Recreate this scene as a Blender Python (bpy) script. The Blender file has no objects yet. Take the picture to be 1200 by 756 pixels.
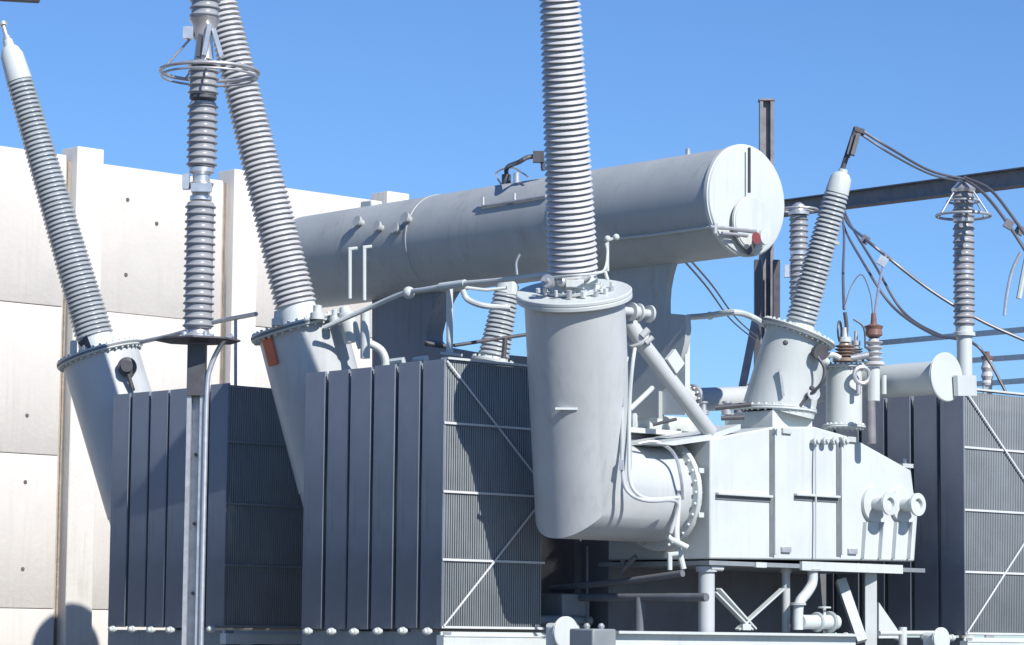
import bpy, math, random
from mathutils import Vector, Matrix
random.seed(7)
V = Vector
sc = bpy.context.scene
C = sc.collection

# ------------------------------------------------------------------ camera
F = 3400.0                      # focal length in photo pixels (1200 wide)
TH = math.atan(372/3400); RO = 0.010; CZ = 1.7
FWD = V((0, math.cos(TH), math.sin(TH))); UP0 = V((0, -math.sin(TH), math.cos(TH))); R0 = V((1, 0, 0))
RC = R0*math.cos(RO) + UP0*math.sin(RO); UC = UP0*math.cos(RO) - R0*math.sin(RO)
CAM = V((0, 0, CZ))
cd = bpy.data.cameras.new('camera'); cam = bpy.data.objects.new('camera', cd); C.objects.link(cam)
cd.sensor_width = 36; cd.lens = F/1200*36; cd.clip_end = 5000; cd.clip_start = .5
m = Matrix.Identity(4)
for i in range(3):
    m[i][0] = RC[i]; m[i][1] = UC[i]; m[i][2] = -FWD[i]; m[i][3] = CAM[i]
cam.matrix_world = m; sc.camera = cam

# site axes: A and B are the two horizontal directions of the plant, T3 their origin
A = V((.739, .674, 0)).normalized(); B = V((-A.y, A.x, 0)); Z = V((0, 0, 1))
T3 = V((.776, 33.0, 0))
def W(a, b, z): return T3 + A*a + B*b + Z*z
def ray(px, py): return FWD*F + RC*(px-600) + UC*(378-py)
def P(px, py, Y):
    d = ray(px, py); return CAM + d*(Y/d.y)
def QB(px, py, b):
    d = ray(px, py); t = (b-(CAM-T3).dot(B))/d.dot(B); return CAM + d*t
def QA(px, py, a):
    d = ray(px, py); t = (a-(CAM-T3).dot(A))/d.dot(A); return CAM + d*t
def ab(p): q = p-T3; return q.dot(A), q.dot(B), p.z

# ------------------------------------------------------------------ materials
def mat(name, col, rough=.5, metal=0., var=.12, scale=3., bump=.0, bscale=60., stain=None, spec=.5, streak=0., drip=0.):
    M = bpy.data.materials.new(name); M.use_nodes = True
    n = M.node_tree.nodes; l = M.node_tree.links; bs = n['Principled BSDF']
    bs.inputs['Roughness'].default_value = rough; bs.inputs['Metallic'].default_value = metal
    bs.inputs['Specular IOR Level'].default_value = spec
    tc = n.new('ShaderNodeTexCoord')
    mp = n.new('ShaderNodeMapping'); l.new(tc.outputs['Object'], mp.inputs[0])
    if streak: mp.inputs['Scale'].default_value = (1, 1, streak)
    no = n.new('ShaderNodeTexNoise'); no.inputs['Scale'].default_value = scale; no.inputs['Detail'].default_value = 7
    no.inputs['Roughness'].default_value = .62
    l.new(mp.outputs[0], no.inputs['Vector'])
    cr = n.new('ShaderNodeValToRGB'); e = cr.color_ramp.elements
    e[0].position = .28; e[1].position = .72
    e[0].color = (*[c*(1-var) for c in col], 1); e[1].color = (*[min(1, c*(1+var)) for c in col], 1)
    l.new(no.outputs['Fac'], cr.inputs[0]); out = cr.outputs[0]
    if stain:
        n2 = n.new('ShaderNodeTexNoise'); n2.inputs['Scale'].default_value = stain[2]; n2.inputs['Detail'].default_value = 9
        n2.inputs['Roughness'].default_value = .7
        m2 = n.new('ShaderNodeMapping'); l.new(tc.outputs['Object'], m2.inputs[0]); m2.inputs['Scale'].default_value = (1, 1, stain[4] if len(stain) > 4 else .35)
        l.new(m2.outputs[0], n2.inputs['Vector'])
        r2 = n.new('ShaderNodeValToRGB'); r2.color_ramp.elements[0].position = stain[3]; r2.color_ramp.elements[1].position = min(1, stain[3]+.16)
        r2.color_ramp.elements[0].color = (0, 0, 0, 1); r2.color_ramp.elements[1].color = (1, 1, 1, 1)
        l.new(n2.outputs['Fac'], r2.inputs[0])
        ml = n.new('ShaderNodeMath'); ml.operation = 'MULTIPLY'; ml.inputs[1].default_value = stain[1]; l.new(r2.outputs[0], ml.inputs[0])
        mx = n.new('ShaderNodeMix'); mx.data_type = 'RGBA'; l.new(ml.outputs[0], mx.inputs['Factor'])
        l.new(out, mx.inputs['A']); mx.inputs['B'].default_value = (*stain[0], 1); out = mx.outputs['Result']
    if drip:
        m4 = n.new('ShaderNodeMapping'); l.new(tc.outputs['Object'], m4.inputs[0]); m4.inputs['Scale'].default_value = (1, 1, .045)
        n4 = n.new('ShaderNodeTexNoise'); n4.inputs['Scale'].default_value = 16; n4.inputs['Detail'].default_value = 6; l.new(m4.outputs[0], n4.inputs['Vector'])
        n5 = n.new('ShaderNodeTexNoise'); n5.inputs['Scale'].default_value = 1.1; n5.inputs['Detail'].default_value = 3; l.new(tc.outputs['Object'], n5.inputs['Vector'])
        r4 = n.new('ShaderNodeMapRange'); r4.inputs['From Min'].default_value = .50; r4.inputs['From Max'].default_value = .72; l.new(n4.outputs['Fac'], r4.inputs['Value'])
        r5 = n.new('ShaderNodeMapRange'); r5.inputs['From Min'].default_value = .40; r5.inputs['From Max'].default_value = .62; r5.inputs['To Max'].default_value = drip; l.new(n5.outputs['Fac'], r5.inputs['Value'])
        m5 = n.new('ShaderNodeMath'); m5.operation = 'MULTIPLY'; l.new(r4.outputs[0], m5.inputs[0]); l.new(r5.outputs[0], m5.inputs[1])
        x4 = n.new('ShaderNodeMix'); x4.data_type = 'RGBA'; l.new(m5.outputs[0], x4.inputs['Factor']); l.new(out, x4.inputs['A'])
        x4.inputs['B'].default_value = (col[0]*.42, col[1]*.38, col[2]*.33, 1); out = x4.outputs['Result']
    l.new(out, bs.inputs['Base Color'])
    rr = n.new('ShaderNodeMapRange'); rr.inputs['To Min'].default_value = max(0, rough-.12); rr.inputs['To Max'].default_value = min(1, rough+.12)
    l.new(no.outputs['Fac'], rr.inputs['Value']); l.new(rr.outputs[0], bs.inputs['Roughness'])
    if bump:
        n3 = n.new('ShaderNodeTexNoise'); n3.inputs['Scale'].default_value = bscale; n3.inputs['Detail'].default_value = 5
        l.new(tc.outputs['Object'], n3.inputs['Vector'])
        bp = n.new('ShaderNodeBump'); bp.inputs['Strength'].default_value = bump; bp.inputs['Distance'].default_value = .02
        l.new(n3.outputs['Fac'], bp.inputs['Height']); l.new(bp.outputs[0], bs.inputs['Normal'])
    return M
DIRT = (.16, .13, .10)
M = dict(
 paint=mat('light_grey_paint', (.455, .48, .49), .42, var=.08, scale=1.3, bump=.10, bscale=5, stain=(DIRT, .30, 2.2, .60), drip=.22),
 white=mat('pale_paint', (.51, .548, .545), .45, var=.07, scale=1.6, bump=.12, bscale=4, stain=(DIRT, .25, 2.6, .62), drip=.16),
 tankp=mat('conservator_paint', (.355, .38, .39), .5, var=.10, scale=1.2, bump=.12, bscale=3, stain=(DIRT, .35, 1.7, .58, .8), drip=.28),
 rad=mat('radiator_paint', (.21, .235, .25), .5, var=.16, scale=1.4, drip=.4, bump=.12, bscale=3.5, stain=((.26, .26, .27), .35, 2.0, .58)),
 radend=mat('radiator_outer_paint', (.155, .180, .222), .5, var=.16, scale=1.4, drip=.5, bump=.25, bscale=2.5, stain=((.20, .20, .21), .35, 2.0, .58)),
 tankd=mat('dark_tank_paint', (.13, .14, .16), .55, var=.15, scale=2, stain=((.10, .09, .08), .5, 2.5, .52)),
 tie=mat('tie_bar_paint', (.55, .57, .58), .45, var=.08),
 galv=mat('galvanised_steel', (.45, .46, .48), .42, .5, var=.18, scale=9, bump=.05),
 alu=mat('aluminium', (.62, .62, .63), .35, .7, var=.12, scale=8),
 dark=mat('dark_steel', (.09, .09, .10), .5, .3, var=.2, scale=6),
 brown=mat('weathered_steel', (.21, .205, .22), .65, .2, var=.3, scale=4, stain=((.2, .14, .11), .35, 5, .58)),
 porc=mat('grey_porcelain', (.47, .475, .485), .34, var=.12, scale=4, stain=(DIRT, .35, 3, .58)),
 porcd=mat('dark_grey_porcelain', (.27, .28, .30), .30, var=.12, scale=4, stain=(DIRT, .25, 4, .58)),
 porcb=mat('blue_grey_porcelain', (.33, .36, .38), .24, var=.14, scale=4, stain=(DIRT, .35, 3, .58)),
 brownp=mat('brown_porcelain', (.19, .105, .085), .3, var=.2, scale=8),
 copper=mat('copper_tan', (.33, .24, .19), .45, .3, var=.2, scale=9),
 conc=mat('pale_concrete', (.54, .515, .48), .85, drip=.16, var=.06, scale=1.1, bump=.25, bscale=14, stain=((.48, .43, .37), .2, .9, .54, .6)),
 concp=mat('smooth_pilaster_concrete', (.62, .60, .56), .8, drip=.3, var=.07, scale=1.5, bump=.2, bscale=16, stain=((.45, .37, .30), .35, 1.2, .60, .5)),
 joint_shade=mat('mortar_and_shade', (.38, .33, .28), .9, var=.2, scale=5),  # panel joints, and the brown standing for the pilasters' shaded sides
 gravel=mat('gravel', (.16, .145, .13), .95, var=.35, scale=25, bump=1., bscale=40),
 pad=mat('concrete_pad', (.20, .19, .175), .9, var=.2, scale=2, bump=.3, bscale=30),
 wire=mat('aluminium_conductor', (.17, .17, .19), .5, .5, var=.1),
 gauge=mat('gauge_face', (.22, .05, .05), .3, var=.1),
 sign=mat('warning_orange', (.55, .13, .06), .5, var=.15),
 shadegrey=mat('shade_band_grey', (.14, .155, .165), .6, var=.2),  # dark grey standing for shade at ribs and flange gaps
 black=mat('black_rubber', (.03, .03, .035), .6, var=.2),
 hole=mat('hole_dark', (.12, .10, .09), .9),
)

# ------------------------------------------------------------------ mesh builder
def frame(d):
    d = d.normalized(); u = d.orthogonal().normalized()
    h = V((0, 0, 1)) if abs(d.z) < .9 else V((1, 0, 0))
    u = d.cross(h).normalized(); return u, d.cross(u).normalized()
class MB:
    def __init__(s): s.v = []; s.f = []
    def box3(s, p, ax, ay, az):               # centre and three half vectors
        n = len(s.v)
        for k in (-1, 1):
            for j in (-1, 1):
                for i in (-1, 1): s.v.append(p+ax*i+ay*j+az*k)
        s.f += [[n+q for q in f] for f in ((0, 2, 3, 1), (4, 5, 7, 6), (0, 1, 5, 4), (2, 6, 7, 3), (0, 4, 6, 2), (1, 3, 7, 5))]
        return s
    def bx(s, a0, a1, b0, b1, z0, z1):
        return s.box3(W((a0+a1)/2, (b0+b1)/2, (z0+z1)/2), A*((a1-a0)/2), B*((b1-b0)/2), Z*((z1-z0)/2))
    def cbx(s, a0, a1, b0, b1, z0, z1, c=.02):   # box with chamfered vertical and top edges
        n = len(s.v)
        def ringp(cc, z):
            return [W(a0+cc, b0, z), W(a1-cc, b0, z), W(a1, b0+cc, z), W(a1, b1-cc, z), W(a1-cc, b1, z), W(a0+cc, b1, z), W(a0, b1-cc, z), W(a0, b0+cc, z)]
        def inset(zz, d):
            return [W(a0+c+d*0, b0+d, zz), W(a1-c, b0+d, zz), W(a1-d, b0+c, zz), W(a1-d, b1-c, zz), W(a1-c, b1-d, zz), W(a0+c, b1-d, zz), W(a0+d, b1-c, zz), W(a0+d, b0+c, zz)]
        rings = [inset(z0, c*.6), ringp(c, z0+c), ringp(c, z1-c), inset(z1, c*.6)]
        for r in rings: s.v += r
        for k in range(3):
            for i in range(8):
                j = (i+1) % 8; s.f.append([n+k*8+i, n+k*8+j, n+k*8+8+j, n+k*8+8+i])
        s.f.append([n+i for i in range(7, -1, -1)]); s.f.append([n+24+i for i in range(8)])
        return s
    def bar(s, p, q, w, h, up=None):
        d = (q-p); L = d.length; d.normalize()
        u, v = frame(d)
        if up is not None:
            u = d.cross(up).normalized(); v = u.cross(d).normalized()
        return s.box3((p+q)/2, d*(L/2), u*(w/2), v*(h/2))
    def ring(s, c, u, v, r, seg):
        n = len(s.v)
        for i in range(seg):
            t = 2*math.pi*i/seg; s.v.append(c+u*(r*math.cos(t))+v*(r*math.sin(t)))
        return n
    def lathe(s, p, d, prof, seg=24, cap=True):   # prof: (t along d, radius)
        d = d.normalized(); u, v = frame(d); prev = None; first = None
        for t, r in prof:
            n = s.ring(p+d*t, u, v, max(r, 1e-4), seg)
            if first is None: first = n
            if prev is not None:
                for i in range(seg):
                    j = (i+1) % seg; s.f.append([prev+i, prev+j, n+j, n+i])
            prev = n
        if cap:
            s.f.append([first+i for i in range(seg-1, -1, -1)]); s.f.append([prev+i for i in range(seg)])
        return s
    def cyl(s, p, q, r, r2=None, seg=20):
        return s.lathe(p, q-p, [(0, r), ((q-p).length, r if r2 is None else r2)], seg)
    def tube(s, pts, r, seg=10, cap=True):        # mitred tube through points
        pts = [V(p) for p in pts]; ds = [(pts[i+1]-pts[i]).normalized() for i in range(len(pts)-1)]
        u, v = frame(ds[0]); off = [u*(r*math.cos(2*math.pi*i/seg))+v*(r*math.sin(2*math.pi*i/seg)) for i in range(seg)]
        cur = [pts[0]+o for o in off]; n0 = len(s.v); s.v += cur; prev = n0
        for k in range(1, len(pts)):
            d = ds[k-1]; nrm = d if k == len(pts)-1 else (d+ds[k]).normalized()
            den = d.dot(nrm); new = []
            for c in cur: new.append(c+d*((pts[k]-c).dot(nrm)/den))
            n = len(s.v); s.v += new
            for i in range(seg):
                j = (i+1) % seg; s.f.append([prev+i, prev+j, n+j, n+i])
            prev = n; cur = new
        if cap:
            s.f.append([n0+i for i in range(seg-1, -1, -1)]); s.f.append([prev+i for i in range(seg)])
        return s
    def torus(s, c, d, R, r, seg=40, ts=8):
        u, v = frame(d); d = d.normalized(); n = len(s.v)
        for i in range(seg):
            t = 2*math.pi*i/seg; e = u*math.cos(t)+v*math.sin(t)
            for j in range(ts):
                w = 2*math.pi*j/ts; s.v.append(c+e*(R+r*math.cos(w))+d*(r*math.sin(w)))
        for i in range(seg):
            for j in range(ts):
                i2 = (i+1) % seg; j2 = (j+1) % ts
                s.f.append([n+i*ts+j, n+i2*ts+j, n+i2*ts+j2, n+i*ts+j2])
        return s
    def prism(s, poly, ext):                      # polygon (points), extruded by vector
        n = len(s.v); k = len(poly); s.v += [V(p) for p in poly]+[V(p)+ext for p in poly]
        s.f.append([n+i for i in range(k-1, -1, -1)]); s.f.append([n+k+i for i in range(k)])
        for i in range(k):
            j = (i+1) % k; s.f.append([n+i, n+j, n+k+j, n+k+i])
        return s
    def sphere(s, c, r, seg=14):
        return s.lathe(c-Z*r, Z, [(r-r*math.cos(math.pi*i/8), r*math.sin(math.pi*i/8)) for i in range(9)], seg, False)
    def build(s, name, mt, parent=None, sharp=34, bevel=0):
        me = bpy.data.meshes.new(name); off = origin(parent)
        me.from_pydata([tuple(v-off) for v in s.v], [], s.f)
        bm_fix(me)
        me.polygons.foreach_set('use_smooth', [True]*len(me.polygons))
        try: me.set_sharp_from_angle(angle=math.radians(sharp))
        except Exception: pass
        me.materials.append(M[mt]); o = bpy.data.objects.new(name, me); C.objects.link(o)
        if parent: o.parent = parent
        if bevel:
            bv = o.modifiers.new('edge', 'BEVEL'); bv.width = bevel; bv.segments = 2; bv.limit_method = 'ANGLE'; bv.angle_limit = math.radians(40)
        return o
import bmesh
def bm_fix(me):
    b = bmesh.new(); b.from_mesh(me); bmesh.ops.recalc_face_normals(b, faces=b.faces); b.to_mesh(me); b.free()
def origin(o):
    v = V((0, 0, 0))
    while o is not None: v = v+V(o.location); o = o.parent
    return v
def tag(o, label, cat, group=None, kind=None):
    o['label'] = label; o['category'] = cat
    if group: o['group'] = group
    if kind: o['kind'] = kind
    return o
def empty(name, loc, label, cat, group=None):
    o = bpy.data.objects.new(name, None); C.objects.link(o); o.location = loc; o.empty_display_size = .3
    return tag(o, label, cat, group)
def struct(o): o['kind'] = 'structure'; return o
def smooth(pts, n=6):                            # Catmull-Rom
    pts = [V(p) for p in pts]; Q = [pts[0]*2-pts[1]]+pts+[pts[-1]*2-pts[-2]]; out = []
    for i in range(1, len(Q)-2):
        p0, p1, p2, p3 = Q[i-1:i+3]
        for k in range(n):
            t = k/n; out.append(.5*((2*p1)+(p2-p0)*t+(2*p0-5*p1+4*p2-p3)*t*t+(3*p1-p0-3*p2+p3)*t**3))
    out.append(pts[-1]); return out
def flange(mb, c, d, r, th=.05, nb=24, br=.018, seg=48, inner=None):
    d = d.normalized()
    mb.lathe(c-d*th, d, [(0, r-.01), (.008, r), (th-.006, r), (th, r-.006), (th+.004, r-.006), (th+.012, r), (2*th-.008, r), (2*th, r-.01)], seg)
    u, v = frame(d); rb = r-.035
    for i in range(nb):
        t = 2*math.pi*i/nb; q = c+u*(rb*math.cos(t))+v*(rb*math.sin(t))
        mb.lathe(q-d*(th+br*1.3), d, [(0, br*.7), (.008, br), (2*th+br*2.6-.008, br), (2*th+br*2.6, br*.7)], 6)
    return mb

# ------------------------------------------------------------------ ground and pads
g = MB(); n = 3000
g.v += [V((-n, -60, 0)), V((n, -60, 0)), V((n, n, 0)), V((-n, n, 0))]; g.f.append([0, 1, 2, 3])
struct(g.build('ground', 'gravel'))
pd = MB(); pd.bx(-3.4, 9.5, -3.2, 12.6, .004, .35); struct(pd.build('foundation_ground', 'pad'))

# ------------------------------------------------------------------ fire wall
WB = 14.3
JG = .055
wall = empty('concrete_wall', W(2, WB, 0), 'tall pale precast concrete fire wall with pilasters and tie holes behind the transformer', 'wall')
def wz(px, py): return QB(px, py, WB).z
wtop = wz(160, 195); z1 = wz(35, 356); z2 = wz(35, 532); z3 = wz(35, 713)
pil_a = [ab(QB(84, 200, WB))[0], ab(QB(268, 220, WB))[0], ab(QB(447, 235, WB))[0]]
sp = pil_a[1]-pil_a[0]; pils = [pil_a[0]-2*sp, pil_a[0]-sp]+pil_a
levels = [0.01, z3-4.6 if z3 > 4.8 else .4, z3, z2, z1, wtop]
levels = sorted(set(round(x, 3) for x in levels if x >= 0))
pw = .50
for i in range(len(pils)-1):
    a0 = pils[i]+pw*.5; a1 = pils[i+1]-.10
    for j in range(len(levels)-1):
        za, zb = levels[j], levels[j+1]
        if zb-za < .3: continue
        q = MB(); dz = .03*math.sin(i*2.1) if j == len(levels)-2 else 0
        q.cbx(a0, a1, WB+.02*math.sin(i*3+j*2)*.4, WB+.22, za+.006, zb-.006+dz, .015); q.build('panel', 'conc', wall)
    bk = MB(); bk.bx(a0-.3, a1+.1, WB+.06, WB+.16, 0, wtop-.06); bk.build('mortar_and_shade', 'joint_shade', wall)  # wide strip beside each pilaster paints its shaded side brown
for a in pils:
    q = MB(); q.cbx(a, a+pw, WB-.16, WB+.30, 0, wtop+.16, .015); q.build('pilaster', 'concp', wall)
for px, py in ((38, 313), (32, 487), (30, 565), (27, 667), (21, 745), (150, 234), (148, 322), (236, 300), (184, 262), (60, 246), (322, 250), (390, 258), (146, 415), (235, 250)):
    p = QB(px, py, WB-.004); q = MB(); q.lathe(p, B, [(0, .030), (.004, .033), (.06, .033)], 14); q.build('tie_hole', 'hole', wall)

# ------------------------------------------------------------------ the transformer
TR = empty('power_transformer', W(3, 4, .35), 'huge light grey power transformer with dark radiator banks, horizontal drum and ribbed bushings', 'transformer')

# radiators: one prototype, copied
ZT = QA(521, 421, -1.2).z; ZB = QA(521, 737, -1.2).z
RP = .432; RW = .378; RL = 1.56
def radiator_proto(a0, b0, n=46):
    e = MB(); p = RL/n
    for i in range(1, n):
        a = a0+i*p
        e.cbx(a, a+.022, b0+.012, b0+RW-.012, ZB+.01, ZT-.02, .004)
        # flutes of the pressed plate
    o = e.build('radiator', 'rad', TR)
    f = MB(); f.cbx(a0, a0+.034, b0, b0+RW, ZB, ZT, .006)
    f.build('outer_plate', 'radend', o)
    for z in (ZT-.14, ZB+.12):
        c = MB(); c.cyl(W(a0+.05, b0+RW/2, z), W(a0+RL+.95, b0+RW/2, z), .055, seg=16); c.build('header_pipe', 'rad', o)
    d = MB(); d.lathe(W(a0-.02, b0+RW/2-.03, ZB-.03), -A, [(0, .03), (.03, .03), (.035, .045), (.07, .045), (.075, .03), (.11, .028)], 12)
    d.sphere(W(a0-.1, b0+RW/2-.03, ZB-.03), .035, 10); d.build('drain_plug', 'white', o)
    return o
def copy_tree(o, parent, shift):
    c = o.copy(); C.objects.link(c); c.parent = parent; c.location = V(o.location)+shift
    for ch in o.children:
        d = ch.copy(); C.objects.link(d); d.parent = c
    return c
a_m, b_m = -1.216, .95
proto = radiator_proto(a_m, b_m)
def face_ties(o, a0, b0, sh):                    # flat bars across the finned face next to the camera
    for z in (ZB+.02, ZB+.78, ZB+1.55, ZB+2.33):
        q = MB(); q.bx(a0+.0, a0+RL+.02, b0-.012, b0-.002, z-.013, z+.013); x = q.build('tie_bar', 'rad' if b0 > 4 else 'tie', TR); x.parent = o; x.location = -sh  # left bank's bars use a darker grey, shade put into the colour
    if b0 > 4: return
    for p, r in (((a0+.02, ZB+.03), (a0+RL, ZB+1.55)), ((a0+.02, ZT-.02), (a0+RL, ZB+1.65))):
        q = MB(); q.bar(W(p[0], b0-.022, p[1]), W(r[0], b0-.022, r[1]), .008, .022, up=Z)
        x = q.build('cross_brace', 'tie', TR); x.parent = o; x.location = -sh
    q = MB(); q.bx(a0+.03, a0+RL, b0-.03, b0+.1, ZT+.0, ZT+.025); x = q.build('top_angle', 'white', TR); x.parent = o; x.location = -sh
firsts = []; banks = [(a_m, b_m, 6)]
banks.append((-.9, ab(QA(265, 600, -.9))[1], 6))
rb_ = ab(QA(1130, 600, 5.7))[1]
banks.append((5.7, rb_, 6))
for bi, (a0, b0, n_) in enumerate(banks):
    for k in range(n_):
        if bi == 0 and k == 0: o = proto; sh = V((0, 0, 0))
        else:
            sh = A*(a0-a_m+random.uniform(-.008, .008))+B*(b0-b_m+k*RP+random.uniform(-.007, .007))+Z*random.uniform(-.012, .012); o = copy_tree(proto, TR, sh)
        if k == 0: firsts.append((o, a0, b0, sh))
    # frame under the bank
    q = MB(); q.bx(a0+.02, a0+RL+1.0, b0-.02, b0+.10, ZB-.20, ZB-.07); q.bx(a0+.02, a0+RL+1.0, b0+.03, b0+.05, ZB-.07, ZB-.03)
    q.bx(a0+.02, a0+RL+1.0, b0-.03, b0-.02, ZB-.20, ZB-.185); q.bx(a0+.02, a0+RL+1.0, b0-.03, b0-.02, ZB-.085, ZB-.07)
    q.build('radiator_beam', 'white', TR)
    q = MB(); q.bx(a0+.05, a0+.17, b0+.02, b0+n_*RP, ZB-.40, ZB-.035); q.build('radiator_beam', 'rad', TR)
    for s_ in (0, n_*RP-.2):
        q = MB(); q.bx(a0+.3, a0+.42, b0+s_+.02, b0+s_+.14, .35, ZB-.2); q.build('support_leg', 'paint', TR)
    # pipe headers running along the bank with blanked ends
    for zc, r, aa, ext in ((ZB-.02, .15, a0+RL+.35, .55), (ZT-.28, .15, a0+RL+.35, .3)):
        if bi == 2: continue
        q = MB(); q.cyl(W(aa, b0-ext*.2, zc), W(aa, b0+n_*RP, zc), r, seg=28); q.build('collector_pipe', 'paint', TR)
for fa in firsts: face_ties(*fa)
# white round blank flanges seen at the picture's foot
for px, py, b, r in ((663, 742, .1, .19), (1103, 750, -1.5, .15)):
    c = QB(px, py, b); q = MB(); flange(q, c, B, r, .02, 0); q.tube([c+B*.02, c+B*.16, c+B*.16-Z*1.0], r*.6, 24); q.build('blank_flange', 'white', TR)

# main tank (in shade behind banks) with stiffeners
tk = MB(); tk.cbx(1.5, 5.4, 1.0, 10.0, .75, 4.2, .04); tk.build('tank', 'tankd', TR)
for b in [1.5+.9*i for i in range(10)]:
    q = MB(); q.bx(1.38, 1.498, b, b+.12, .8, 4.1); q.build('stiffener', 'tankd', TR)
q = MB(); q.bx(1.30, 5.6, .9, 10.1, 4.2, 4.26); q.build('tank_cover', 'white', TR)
q = MB()
for b in [1.0+.25*i for i in range(37)]:
    q.cyl(W(1.36, b, 4.15), W(1.36, b, 4.32), .02, seg=6)
q.build('cover_bolts', 'galv', TR)
ta, tb, tz = ab(QB(745, 484, 1.0))
q = MB(); q.cbx(ta, ta+1.35, 1.02, 6, 4.26, tz, .03); q.build('turret_box', 'white', TR)
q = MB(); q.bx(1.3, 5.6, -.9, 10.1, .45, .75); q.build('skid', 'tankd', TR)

# connection box at the near end: profile traced on its own plane, 1.7 m deep
BB = -.70
prof = [(832, 655), (833, 514), (870, 507), (908, 500), (955, 500), (1000, 513), (1068, 551), (1071, 575), (1076, 600), (1072, 658)]
poly = [QB(x, y, BB) for x, y in prof]
bx = MB().prism(poly, B*1.68); box = bx.build('connection_box', 'white', TR, sharp=25, bevel=.022)
def bpx(px, py, b=BB): return QB(px, py, b)
# base ledge and top rim
q = MB(); p0 = ab(bpx(826, 657)); p1 = ab(bpx(1085, 657))
q.bx(p0[0], p1[0]-.1, BB-.07, BB+1.75, p0[2]-.05, p0[2]+.0); q.build('base_flange', 'rad', TR)  # radiator grey here paints in the shade of the recess
q = MB(); r0 = ab(bpx(932, 668)); r1 = ab(bpx(1050, 668)); q.bx(r0[0], r1[0], BB-.11, BB-.07, p0[2]-.075, p0[2]+.03)
q.build('base_flange', 'white', TR)
for px in (885,):
    c = ab(bpx(px, 660)); q = MB(); q.bx(c[0]-.09, c[0]+.09, BB-.1, BB-.07, p0[2]-.06, p0[2]+.0); q.build('clamp_plate', 'white', TR)
# ribs (standing slightly proud, with their shade added as dark strips)
for (x0, y0, x1, y1, w) in ((906, 502, 906, 650, .03), (984, 512, 984, 650, .03)):
    c0 = ab(bpx(x0, y0)); c1 = ab(bpx(x1, y1)); q = MB(); q.bx(c0[0]-w/2, c0[0]+w/2, BB-.05, BB+.0, c1[2], c0[2]); q.build('rib', 'white', TR, bevel=.006); q = MB(); q.bx(c0[0]-w/2-.052, c0[0]-w/2-.001, BB-.012, BB+.05, c1[2]-.02, c0[2]-.02); q.build('shade_band', 'shadegrey', TR)  # dark strip left of each rib is its shaded side as colour
for (x0, x1, y) in ((838, 902, 580), (930, 981, 581)):
    c0 = ab(bpx(x0, y)); c1 = ab(bpx(x1, y)); q = MB(); q.bx(c0[0], c1[0], BB-.06, BB, c0[2]-.0, c0[2]+.03); q.build('rib', 'white', TR, bevel=.006); q = MB(); q.bx(c0[0], c1[0], BB-.012, BB+.05, c0[2]-.05, c0[2]-.001); q.build('shade_band', 'shadegrey', TR)  # dark strip under each rib is its painted shadow
for y in (552, 604):
    z = bpx(832, y).z; q = MB(); q.bx(1.28, 1.362, BB+.03, BB+1.6, z-.03, z+.03); q.build('rib', 'white', TR, bevel=.005)
for (x, y) in ((921, 505), (997, 515), (920, 644), (998, 646)):     # small nameplates and brackets
    c = ab(bpx(x, y)); q = MB(); q.bx(c[0]-.08, c[0]+.08, BB-.03, BB-.002, c[2]-.035, c[2]+.03); q.build('lug_plate', 'galv' if y > 600 else 'paint', TR, bevel=.004)
# four little sampling valves along the upper edge
for x in (951, 962, 973, 985):
    c = bpx(x, 517); q = MB(); q.lathe(c+B*.0, -B, [(0, .03), (.06, .03), (.062, .05), (.09, .05), (.093, .03), (.12, .025)], 14)
    q.build('sampling_valve', 'white', TR)
# two big lifting trunnions
for x, y in ((1028, 591), (1061, 592)):
    c = bpx(x-6, y); q = MB()
    q.lathe(c, -B, [(0, .21), (.05, .21), (.055, .085), (.25, .085), (.255, .14), (.29, .14), (.292, .075), (.25, .07), (.25, .01)], 28)
    q.build('trunnion', 'white', TR)
for x in (1012, 1032, 1048, 1066):
    c0 = bpx(x, 612); c1 = bpx(x-3, 655); q = MB(); q.bar(c0-B*.03, c1-B*.03, .025, .06, up=B); q.build('gusset', 'white', TR)
q = MB(); q.tube(smooth([bpx(956, 520, BB-.05), bpx(956, 560, BB-.06), bpx(956, 600, BB-.05), bpx(956, 655, BB-.06)], 4), .012, 8); q.build('drain_line', 'paint', TR)
# small bracket on sloping top
c = bpx(1060, 546, BB+.2); q = MB(); q.bar(c-A*.1, c+A*.1, .12, .05); q.cyl(c, c+Z*.09, .025); q.build('bracket', 'paint', TR)

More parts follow.
